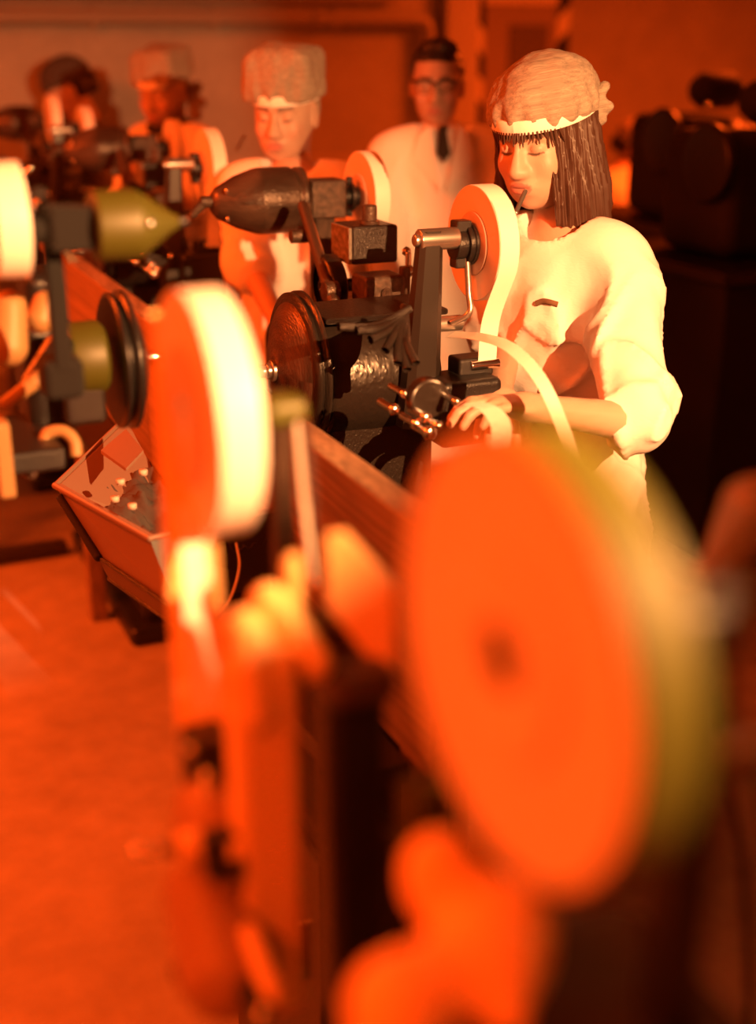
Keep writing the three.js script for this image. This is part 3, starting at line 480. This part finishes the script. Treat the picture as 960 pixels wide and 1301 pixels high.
const headCol = (x, y, z) => {
  const ax = Math.abs(x);
  if (z > .05 && Math.hypot((x) / .023, (y + .067) / .0125) < 1) return LIP;
  if (z > .05 && ax > .013 && ax < .05 && Math.abs(y - .028 + (ax - .03) ** 2 * 6) < .0045) return BROW;
  if (z > .06 && Math.hypot((ax - .031) / .016, (y + .0065 - (ax - .031) ** 2 * 12) / .0026) < 1) return BROW;
  if (z > .05) { const c = .06 * Math.max(0, 1 - Math.hypot((ax - .04) / .03, (y + .03) / .03)); return [SK[0] + c, SK[1] - c * .4, SK[2] - c * .3]; }
  return SK;
};
// one hand in its own frame: fingers along +y, palm looking to +z, thumb on the +x side
function handField(curl) {
  const fs = [union([ell([0, .045, 0], [.036, .05, .014]), cap([0, -.02, 0], [0, .02, 0], .024, .024), cap([.02, .015, .006], [.03, .045, .012], .015, .012)], .02)];
  [[.027, .073, .9], [.009, .08, 1], [-.01, .077, .93], [-.027, .066, .75]].forEach(([x, y, s], i) => { let p = V(x, y, 0), a = curl * .5; const segs = []; for (const L of [.04, .026, .021]) { const q = p.clone().add(V(x * .12 * s, Math.cos(a) * L * s, Math.sin(a) * L * s)); segs.push(cap(p, q, .0092 - .0004 * i, .0082 - .0004 * i)); p = q; a += curl * .8; } fs.push(union(segs, .004)); });
  fs.push(union([cap([.03, .035, .01], [.05, .065, .026], .0125, .0105), cap([.05, .065, .026], [.052, .092, .036], .0105, .0085)], .006));
  return union(fs, .007);
}
function placeGeo(g, m) { g.applyMatrix4(m); return g; }
function person(label, o) {
  const hd = at(...o.head), hf = frame(faceDir(o.look), o.pitch ?? .2, o.roll ?? 0), HM = hf.clone().setPosition(hd);
  const sm = at(...o.sh), tf = faceDir(o.turn), L = new THREE.Vector3().crossVectors(V(0, 1, 0), tf), lean = o.lean ?? .04;
  const hip = V(sm.x - tf.x * lean, o.hipY ?? .9, sm.z - tf.z * lean), w = o.shW ?? .155, h = o.cell ?? .012;
  const t = thing('person', label, 'person', [hip.x, 0, hip.z]);
  const loc = (x, y, z) => HM.clone().multiply(new THREE.Matrix4()).elements && V(x, y, z).applyMatrix4(HM);
  const drop = o.drop ?? -.045;
  const shL = sm.clone().addScaledVector(L, w).add(V(0, drop, 0)), shR = sm.clone().addScaledVector(L, -w).add(V(0, drop, 0));
  const arms = [[shL, o.elL ? at(...o.elL) : shL.clone().add(V(0, -.3, 0)).addScaledVector(L, .03).addScaledVector(tf, .02), o.wrL && at(...o.wrL)], [shR, o.elR ? at(...o.elR) : shR.clone().add(V(0, -.3, 0)).addScaledVector(L, -.03).addScaledVector(tf, .02), o.wrR && at(...o.wrR)]];
  for (const a of arms) { a[2] ??= a[1].clone().addScaledVector(tf, .2).add(V(0, -.06, 0)); a[3] = a[2].clone().sub(a[1]).normalize(); }
  const neckTop = loc(0, -.1, -.04);
  // the flattened trunk is measured in the body's own frame
  const inv = new THREE.Matrix4().makeBasis(L, V(0, 1, 0), tf).setPosition(V(hip.x, 0, hip.z)).invert(), e = inv.elements;
  const T = (x, y, z) => [e[0] * x + e[4] * y + e[8] * z + e[12], y, e[2] * x + e[6] * y + e[10] * z + e[14]];
  const fl = .7, trunk = (r) => { const q = smLocal; const list = [cap([-w * .62, q[1] - .06, q[2] / fl], [w * .62, q[1] - .06, q[2] / fl], .068 + r, .068 + r), cap([0, q[1] - .14, q[2] / fl + .015], [0, q[1] - .3, q[2] * .7 / fl + .02], .135 + r, .115 + r), cap([0, hip.y + .1, .01], [0, hip.y - .04, 0], .12 + r, .15 + r)]; const u = union(list, .1); return (x, y, z) => { const p = T(x, y, z); return u(p[0], p[1], p[2] / fl) * .85; }; };
  const smLocal = T(sm.x, sm.y, sm.z);
  const legs = [1, -1].flatMap((s) => { const a = hip.clone().addScaledVector(L, .085 * s).setY(hip.y - .05), k = V(hip.x, .47, hip.z).addScaledVector(L, .09 * s).addScaledVector(tf, .02), f = V(hip.x, .08, hip.z).addScaledVector(L, .095 * s); return [cap(a, k, .082, .054), cap(k, f, .054, .036), cap(f.clone().setY(.035), f.clone().setY(.03).addScaledVector(tf, .15), .036, .03)]; });
  const limbs = arms.flatMap(([s, el, wr]) => [cap(s, el, .042, .036), cap(el, wr, .037, .024)]);
  const body = union([trunk(-.012), cap(neckTop, sm.clone().add(V(0, -.05, 0)), .048, .055), cap(sm.clone().add(V(0, -.01, 0)).addScaledVector(tf, -.01), sm.clone().add(V(0, -.1, 0)), .06, .08), ...limbs, ...legs], .03);
  const pts = [...arms.flat(1).filter((v) => v.isVector3 && v.length() > 1.05), hip, sm]; const bb = (pad, y0, y1) => { const lo = [1e9, y0, 1e9], hi = [-1e9, y1, -1e9]; for (const p of [arms[0][0], arms[0][1], arms[0][2], arms[1][0], arms[1][1], arms[1][2], hip.clone().addScaledVector(L, .16), hip.clone().addScaledVector(L, -.16), sm]) { lo[0] = Math.min(lo[0], p.x - pad); hi[0] = Math.max(hi[0], p.x + pad); lo[2] = Math.min(lo[2], p.z - pad); hi[2] = Math.max(hi[2], p.z + pad); } return [lo, hi]; };
  const [blo, bhi] = bb(.13, -.01, neckTop.y + .02);
  const skin = () => o.skin ?? SK;
  const gs = [netMesh(body, blo, bhi, h, () => SK)];
  gs.push(placeGeo(netMesh(HEAD, [-.1, -.16, -.13], [.1, .14, .14], o.hcell ?? .004, headCol), HM));
  arms.forEach(([s, el, wr, d], i) => {
    if (o.noHands) return;
    const n = (o.palm ? V(...o.palm[i]) : V(0, -1, 0)).addScaledVector(d, 0); n.addScaledVector(d, -n.dot(d)).normalize(); const x = new THREE.Vector3().crossVectors(d, n);
    const sgn = i ? 1 : -1, f = handField(o.curl ?? .5), m = new THREE.Matrix4().makeBasis(x, d, n).setPosition(wr.clone().addScaledVector(d, .015));
    gs.push(placeGeo(netMesh((a, b, c) => f(a * sgn, b, c), [-.075, -.05, -.03], [.075, .18, .11], .0042, () => SK), m));
  });
  const bg = mergeGeometries(gs.map((g) => g.toNonIndexed())); bg.translate(-t.position.x, 0, -t.position.z);
  const bm = new THREE.Mesh(bg, MAT.skin); bm.name = 'body'; bm.castShadow = bm.receiveShadow = true; t.add(bm);
  // coat
  const hem = o.hem ?? .5, sl = o.sleeve ?? .75, skirt = cap([0, hip.y, .01], [0, hem - .05, .0], .165, .215);
  const coatBase = union([trunk(.022), (x, y, z) => { const p = T(x, y, z); return skirt(p[0], p[1], p[2] / .75) * .85; }, cap(sm.clone().add(V(0, -.035, 0)), sm.clone().add(V(0, -.1, 0)), .07, .1), ...arms.flatMap(([s, el, wr]) => { const end = sl <= 1 ? s.clone().lerp(el, sl) : el.clone().lerp(wr, sl - 1); return sl <= 1 ? [cap(s, end, .062, .066)] : [cap(s, el, .07, .06), cap(el, end, .06, .048)]; })], .05);
  const fold = o.fold ?? .007;
  const coat = (x, y, z) => {
    let d = coatBase(x, y, z); if (d > .05 || d < -.06) return d;
    const nk = Math.min(1, Math.max(0, (sm.y + .01 - y) / .09)), rg = 1 - Math.abs(noise.noise(x * 6 + y * 3, y * 4 - x * 2 + 5, z * 6)) * 2.2, rg2 = 1 - Math.abs(noise.noise(x * 9 - y * 5, y * 5 + 11, z * 9 + 3)) * 2.2;
    d += fold * .4 * (1 - nk) * noise.noise(x * 8, y * 8, z * 8) - nk * fold * (1.1 * Math.max(0, rg) ** 3 + .8 * Math.max(0, rg2) ** 3 - .5);
    d += nk * fold * (fbm(x * 7 + 3, y * 4.5, z * 7) + .8 * Math.sin(14 * (x + .6 * y) + 9 * z + 3 * noise.noise(x * 5, y * 5, z * 5)) * noise.noise(x * 4, y * 4 + 7, z * 4) + (y < hip.y ? .9 * noise.noise(x * 13, y * 1.5, z * 13) : 0));
    if (o.vneck) { const p = T(x, y, z); if (p[2] > smLocal[2] - .02) d = Math.max(d, -(Math.abs(p[0] - (o.vx ?? 0)) - .062 * Math.max(0, (p[1] - sm.y + o.vneck) / o.vneck)) ); }
    else d = Math.max(d, .078 - Math.hypot(x - sm.x - tf.x * .02, (y - sm.y - .045) * 1.1, z - sm.z - tf.z * .02));
    return Math.max(d, hem - y);
  };
  const [clo, chi] = bb(.16, hem - .03, sm.y + .09);
  part('coat', netMesh(coat, clo, chi, o.ccell ?? .011), o.coat ?? MAT.cloth, t);
  if (o.collar) { const c = []; for (let i = 0; i <= 40; i++) { const a = i / 40 * 2 * Math.PI; c.push(V(sm.x, sm.y + .012, sm.z).addScaledVector(L, Math.sin(a) * .07).addScaledVector(tf, .012 + Math.cos(a) * .066).add(V(0, -.012 * Math.cos(a), 0))); } part('collar', new THREE.TubeGeometry(new THREE.CatmullRomCurve3(c, true), 60, o.collar === 'dark' ? .017 : .009, 8, true).translate(0, o.collar === 'dark' ? .018 : 0, 0), o.collar === 'dark' ? MAT.dark : MAT.cloth, t, undefined, o.collar === 'dark' ? 'dark high neck collar' : undefined); }
  // cap
  if (o.cap) {
    const [rx, ry, rz, cy, cz, sq] = o.cap, cr = ell([0, cy, cz], [rx, ry, rz]), low = ell([0, .055, -.014], [.094, .05, .113]), knot = ell([.0, .03, -.115], [.03, .026, .022]);
    const f = (x, y, z) => { let d = smin(cr(x, y, z), low(x, y, z), .03); if (sq) d = smin(d, Math.hypot(Math.max(Math.abs(x) - rx * .55, 0), Math.max(Math.abs(y - cy - .01) - ry * .55, 0), Math.max(Math.abs(z - cz) - rz * .55, 0)) - rx * .42, .03);
      d = smin(d, knot(x, y, z), .02);
      const a = Math.atan2(x, z + .01); d += .008 * fbm(x * 15, y * 10 + 3, z * 15) + .003 * Math.sin(a * 17 + 3 * noise.noise(x * 9, y * 9, z * 9)) * Math.max(0, 1 - (y - .04) / .07) + .0035 * (Math.abs(noise.noise(x * 22, y * 9, z * 14)) - .2);
      return Math.max(d, .042 - y - .06 * z); };
    part('cap', placeGeo(netMesh(f, [-.14, 0, -.17], [.14, cy + ry + .06, .14], .0045), HM), o.capMat ?? MAT.gauze, t);
    const c = []; for (let i = 0; i <= 48; i++) { const a = i / 48 * 2 * Math.PI, x = .087 * Math.sin(a), z = -.012 + .107 * Math.cos(a); c.push([x, .042 - .06 * z, z]); }
    const P = [], I = []; c.forEach(([x, y, z], i) => { for (const [k, q] of [[1, 0], [1.085, 0], [1.085, .024], [1.0, .026]]) P.push(x * k, y + q - .004, (z + .012) * k - .012); if (i) for (let k = 0; k < 4; k++) { const a = (i - 1) * 4 + k, b = (i - 1) * 4 + (k + 1) % 4; I.push(a, b, b + 4, a, b + 4, a + 4); } });
    const g = new THREE.BufferGeometry(); g.setAttribute('position', new THREE.Float32BufferAttribute(P, 3)); g.setIndex(I); g.setAttribute('uv', new THREE.Float32BufferAttribute(new Float32Array(P.length / 3 * 2), 2)); g.computeVertexNormals();
    part('cap_band', placeGeo(g, HM), o.bandMat ?? MAT.band, t);
    if (o.bow) { const [bx, by, bz, s] = o.bow, bf = union([ell([bx, by, bz], [.02 * s, .016 * s, .02 * s]), cap([bx, by, bz], [bx + .018 * s, by + .03 * s, bz - .02 * s], .012 * s, .016 * s), cap([bx, by, bz], [bx + .01 * s, by - .05 * s, bz + .006 * s], .012 * s, .02 * s), cap([bx, by, bz], [bx + .034 * s, by - .02 * s, bz - .01 * s], .01 * s, .014 * s)], .012);
      part('cap_bow', placeGeo(netMesh((x, y, z) => bf(x, y, z) + .003 * fbm(x * 40, y * 40, z * 40), [bx - .1, by - .12, bz - .1], [bx + .1, by + .1, bz + .1], .004), HM), MAT.gauze, t); }
  }
  // hair
  if (o.hair === 'bob') {
    const f = (x, y, z) => { const a = Math.atan2(x, z), yy = Math.max(y, -.115 - .0);
      const rxx = .089 + .018 * Math.min(1, Math.max(0, (.03 - y) / .13)), R = Math.hypot(x / rxx, (z + .018) / (.104 + .01 * Math.min(1, Math.max(0, (.03 - y) / .12))));
      let d = (R - 1) * .09; if (y > .03) d = Math.max(d, ell([0, .03, -.018], [.089, .085, .106])(x, y, z)); d = Math.abs(d + .012) - .012;
      d += .0035 * Math.sin(a * 46 + 2.5 * noise.noise(x * 12, y * 8, z * 12)) + .002 * Math.sin(a * 21 + y * 30);
      const op = z > .0 && y < .024 + .008 * Math.sin(x * 150 + 1) ? Math.min(.056 + .09 * Math.max(0, -.02 - y) * 0 - Math.abs(x), z + .0) : -1; d = Math.max(d, op);
      return Math.max(d, -.162 + .02 * Math.sin(a * 3) - y, y - .1); };
    part('hair', placeGeo(netMesh(f, [-.13, -.2, -.16], [.13, .12, .13], .0034), HM), MAT.hairBrown, t);
    const fr = []; for (let i = 0; i < 26; i++) { const x = -.062 + i * .0052 + .002 * Math.sin(i * 7), z = .094 * Math.sqrt(1 - (x / .08) ** 2), e = .012 + .012 * Math.abs(Math.sin(i * 2.3)) + (Math.abs(x) > .05 ? -.012 : 0); fr.push(placeGeo(between(V(x * 1.06, .035, z + .0075), V(x * 1.08 + .003 * Math.sin(i * 3.1), e - .001, z + .012 - 3 * x * x), .0034, .0012, 6), HM)); }
    part('fringe', fr, MAT.hairBrown, t).userData.kind = 'stuff';
  }
  if (o.hair === 'man') {
    const f = (x, y, z) => { let d = ell([0, .042, -.02], [.083, .097, .102])(x, y, z); d += .006 * noise.noise(x * 40, y * 40, z * 40) + .003 * noise.noise(x * 90, y * 90, z * 90); d = smin(d, ell([.012, .112, .05], [.055, .028, .04])(x, y, z) + .006 * noise.noise(x * 50, y * 50, z * 50), .02);
      if (z > -.005) d = Math.max(d, .074 + .03 * Math.max(0, -z) - y - (Math.abs(x) > .066 ? .07 : 0)); return Math.max(d, -.02 - y - .3 * z * 0); };
    part('hair', placeGeo(netMesh(f, [-.12, -.06, -.15], [.12, .17, .12], .0042), HM), MAT.hair, t);
  }
  if (o.hair === 'low') {
    const f = (x, y, z) => smin(ell([0, .01, -.045], [.084, .075, .075])(x, y, z), ell([0, .0, -.12], [.05, .05, .04])(x, y, z), .03) + .004 * noise.noise(x * 60, y * 30, z * 60);
    part('hair', placeGeo(netMesh((x, y, z) => Math.max(f(x, y, z), z - .012, -.07 - y), [-.12, -.1, -.19], [.12, .1, .05], .005), HM), o.hairMat ?? MAT.hair, t);
  }
  if (o.glasses) {
    const lens = []; for (const s of [-1, 1]) { const p = []; for (let i = 0; i <= 32; i++) { const a = i / 32 * 2 * Math.PI; p.push(V(s * .033 + .026 * Math.sign(Math.cos(a)) * Math.abs(Math.cos(a)) ** .7, .004 + .018 * Math.sign(Math.sin(a)) * Math.abs(Math.sin(a)) ** .7, .105 - .15 * Math.abs(s * .033 + .026 * Math.cos(a)) ** 1.3)); } lens.push(new THREE.TubeGeometry(new THREE.CatmullRomCurve3(p, true), 40, .0014, 6, true)); lens.push(tube([V(s * .008, .019, .106), V(s * .03, .024, .104), V(s * .062, .02, .094), V(s * .08, .016, .06), V(s * .085, .012, -.01)], .0034)); }
    lens.push(tube([V(-.009, .012, .107), V(0, .015, .11), V(.009, .012, .107)], .0025, 10));
    part('glasses', lens.map((g) => placeGeo(g, HM)), MAT.black, t);
  }
  if (o.tie) {
    const b = (f, y, x = 0) => sm.clone().addScaledVector(tf, f).add(V(0, y, 0)).addScaledVector(L, x);
    const tr = trunk(.008);
    part('shirt', netMesh((x, y, z) => Math.max(union([tr, cap(sm.clone().add(V(0, -.04, 0)), sm.clone().add(V(0, .03, 0)), .075, .058)], .03)(x, y, z), sm.y - .35 - y, y - sm.y - .035), blo, bhi, .012), MAT.cloth, t);
    const k = [[-.015, .04], [.015, .04], [.009, .018], [.021, -.04], [.0, -.068], [-.021, -.04], [-.009, .018]];
    part('tie', prism(k.map(([x, y]) => b(.1 - y * .35, y, x)), k.map(([x, y]) => b(.075 - y * .35, y, x))), MAT.dark, t);
    for (const s of [-1, 1]) { const p = [[.045 * s, .04], [.078 * s, .01], [.1 * s, -.06], [.07 * s, -.085], [.01 * s, -.15]]; part('lapel', prism(p.map(([x, y]) => b(.1 + .02 * (x ? 1 : 0) - y * .18 - Math.abs(x) * .35, y, x)), p.map(([x, y]) => b(.085 - y * .18 - Math.abs(x) * .35, y, x))), MAT.cloth, t); }
  }
  if (o.pocketShade) {                                       // dark stroke that paints the shade of a pocket opening on the cloth
    t.updateMatrixWorld(true); const ct = t.children.find((c) => c.name === 'coat'), rc = new THREE.Raycaster(EYE, at(...o.pocketShade, 1).sub(EYE).normalize()), hit = rc.intersectObject(ct)[0];
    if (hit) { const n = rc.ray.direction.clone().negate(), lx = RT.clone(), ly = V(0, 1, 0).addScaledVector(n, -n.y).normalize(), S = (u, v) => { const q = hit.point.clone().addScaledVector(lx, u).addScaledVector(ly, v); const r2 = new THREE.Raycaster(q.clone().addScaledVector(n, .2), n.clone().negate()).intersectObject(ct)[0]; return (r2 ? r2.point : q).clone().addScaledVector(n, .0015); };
      part('pocket_shade', [tube([[-.02, -.008], [-.008, -.004], [.006, -.006], [.02, -.01]].map(([u, v]) => S(u, v)), .0055, 20)], MAT.pocket, t, undefined, 'dark stroke painting the shade of a breast pocket opening'); }
  }
  return t;
}
person('girl with bobbed brown hair under a white gauze cap, looking down at the sharp machine', {
  head: [690, 176, 2.42], look: 36, pitch: .2, roll: .04, sh: [716, 300, 2.46], turn: 48, lean: .05, shW: .132, elL: [812, 538, 2.22], wrL: [690, 520, 2.12], elR: [640, 440, 2.6], wrR: [634, 500, 2.32], sleeve: .98, hem: .45, hipY: .92,
  cap: [.097, .076, .112, .078, -.022], bow: [.07, .05, -.085, .7], hair: 'bob', hcell: .0032, cell: .011, ccell: .0078, curl: .55, fold: .0138, pocketShade: [695, 380], bandMat: MAT.band });
person('woman in a tall puffed cap looking down behind the motor of the sharp machine', {
  head: [362, 144, 3.42], look: 14, pitch: .12, sh: [372, 222, 3.42], turn: 10, lean: .03, shW: .145, elL: [432, 340, 3.36], wrL: [405, 400, 3.2], elR: [318, 335, 3.36], wrR: [350, 405, 3.2], sleeve: 1.2, hem: .5,
  cap: [.097, .06, .106, .085, -.015, 1], hair: 'low', hairMat: MAT.gauze, collar: 'pale', ccell: .011, fold: .01 });
person('woman with a dark high collar and soft cap, hands over the second machine', {
  head: [207, 117, 4.7], look: 22, pitch: .2, sh: [218, 170, 4.72], turn: 35, lean: .03, shW: .15, elR: [160, 262, 4.5], wrR: [168, 222, 4.15], elL: [240, 270, 4.7], wrL: [203, 222, 4.3], sleeve: 1.1, hem: .5, palm: [[0, -.3, 1], [0, -.3, 1]],
  cap: [.092, .062, .106, .072, -.02, 1], bow: [.085, -.03, -.05, 1.2], collar: 'dark', hair: 'low', hairMat: MAT.gauze, hcell: .005, cell: .016, ccell: .014 });
person('man in a pale lab coat with dark tie and browline glasses by the back wall', {
  head: [555, 108, 4.0], look: 6, pitch: .06, sh: [563, 174, 4.0], turn: 2, lean: 0, drop: -.062, shW: .168, elL: [654, 320, 4.0], wrL: [650, 420, 3.9], elR: [490, 310, 4.0], wrR: [500, 400, 3.9], sleeve: 1.8, hem: .45, vneck: .16, hair: 'man', glasses: true, tie: true, fold: .006, cell: .014, ccell: .011 });
person('figure in a dark cap seen from the side at the far left machines', {
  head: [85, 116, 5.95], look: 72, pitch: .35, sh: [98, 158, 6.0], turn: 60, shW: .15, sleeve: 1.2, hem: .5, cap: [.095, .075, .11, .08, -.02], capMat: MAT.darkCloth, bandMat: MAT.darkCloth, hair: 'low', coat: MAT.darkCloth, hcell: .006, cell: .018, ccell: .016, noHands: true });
person('blurred worker in pale clothes just right of the girl, at the recess wall', {
  head: [808, 190, 7.3], look: -60, pitch: .3, sh: [798, 232, 7.3], turn: -40, shW: .16, sleeve: 1.2, hem: .5, cap: [.1, .08, .115, .085, -.02], hair: 'low', hcell: .006, cell: .018, ccell: .016, noHands: true });
person('blurred dark haired worker in pale clothes at the right edge of the picture', {
  head: [925, 190, 6.3], look: -70, pitch: .3, sh: [952, 235, 6.3], turn: -50, shW: .17, sleeve: 1.2, hem: .5, hair: 'man', hcell: .006, cell: .018, ccell: .016, noHands: true });
// ---------------------------------------------------------------- right row, far and dark
{
  const mk = (label, p, sx, sz) => { const t = thing('dark_machine', label, 'machine', [p.x, 0, p.z]);
    part('cabinet', box([p.x, .5, p.z], [sx, 1, sz], .02), MAT.dark, t); part('bench_top', box([p.x, 1.02, p.z], [sx + .08, .04, sz + .08], .006), MAT.iron, t);
    part('head', [box([p.x - .05, 1.25, p.z], [.3, .42, .4], .06), box([p.x + .15, 1.2, p.z + .3], [.24, .3, .3], .05)], MAT.dark, t);
    part('flywheel', rod([p.x - .22, 1.36, p.z + .1], .13, .04, 'x', .012), MAT.black, t); part('motor', lathe([p.x + .1, 1.55, p.z], [[-.1, 0], [-.1, .05], [-.06, .075], [.08, .075], [.14, .03], [.14, 0]], 'x'), MAT.dark, t);
    part('knob', new THREE.SphereGeometry(.014, 16, 12).translate(p.x - .1, 1.5, p.z + .22), MAT.chrome, t); return t; };
  mk('dark machine beside the blurred worker at the recess wall', at(868, 300, 5.6), .6, .7);
  mk('dark machine in front of the worker at the right edge', at(930, 330, 4.6), .6, .7);
  const t = thing('work_bench', 'long black bench with an open dark side to the right of the girl', 'bench', [2.9, 0, -2.5]);
  part('bench_top', box([3.1, .98, -2.15], [.7, .04, 1.4], .008), MAT.iron, t); part('side_panel', box([2.77, .48, -2.15], [.03, .96, 1.4], .004), MAT.dark, t); for (const z of [-2.8, -1.5]) part('end_panel', box([3.1, .48, z], [.66, .96, .04], .004), MAT.dark, t);
}
renderer.render(scene, camera);
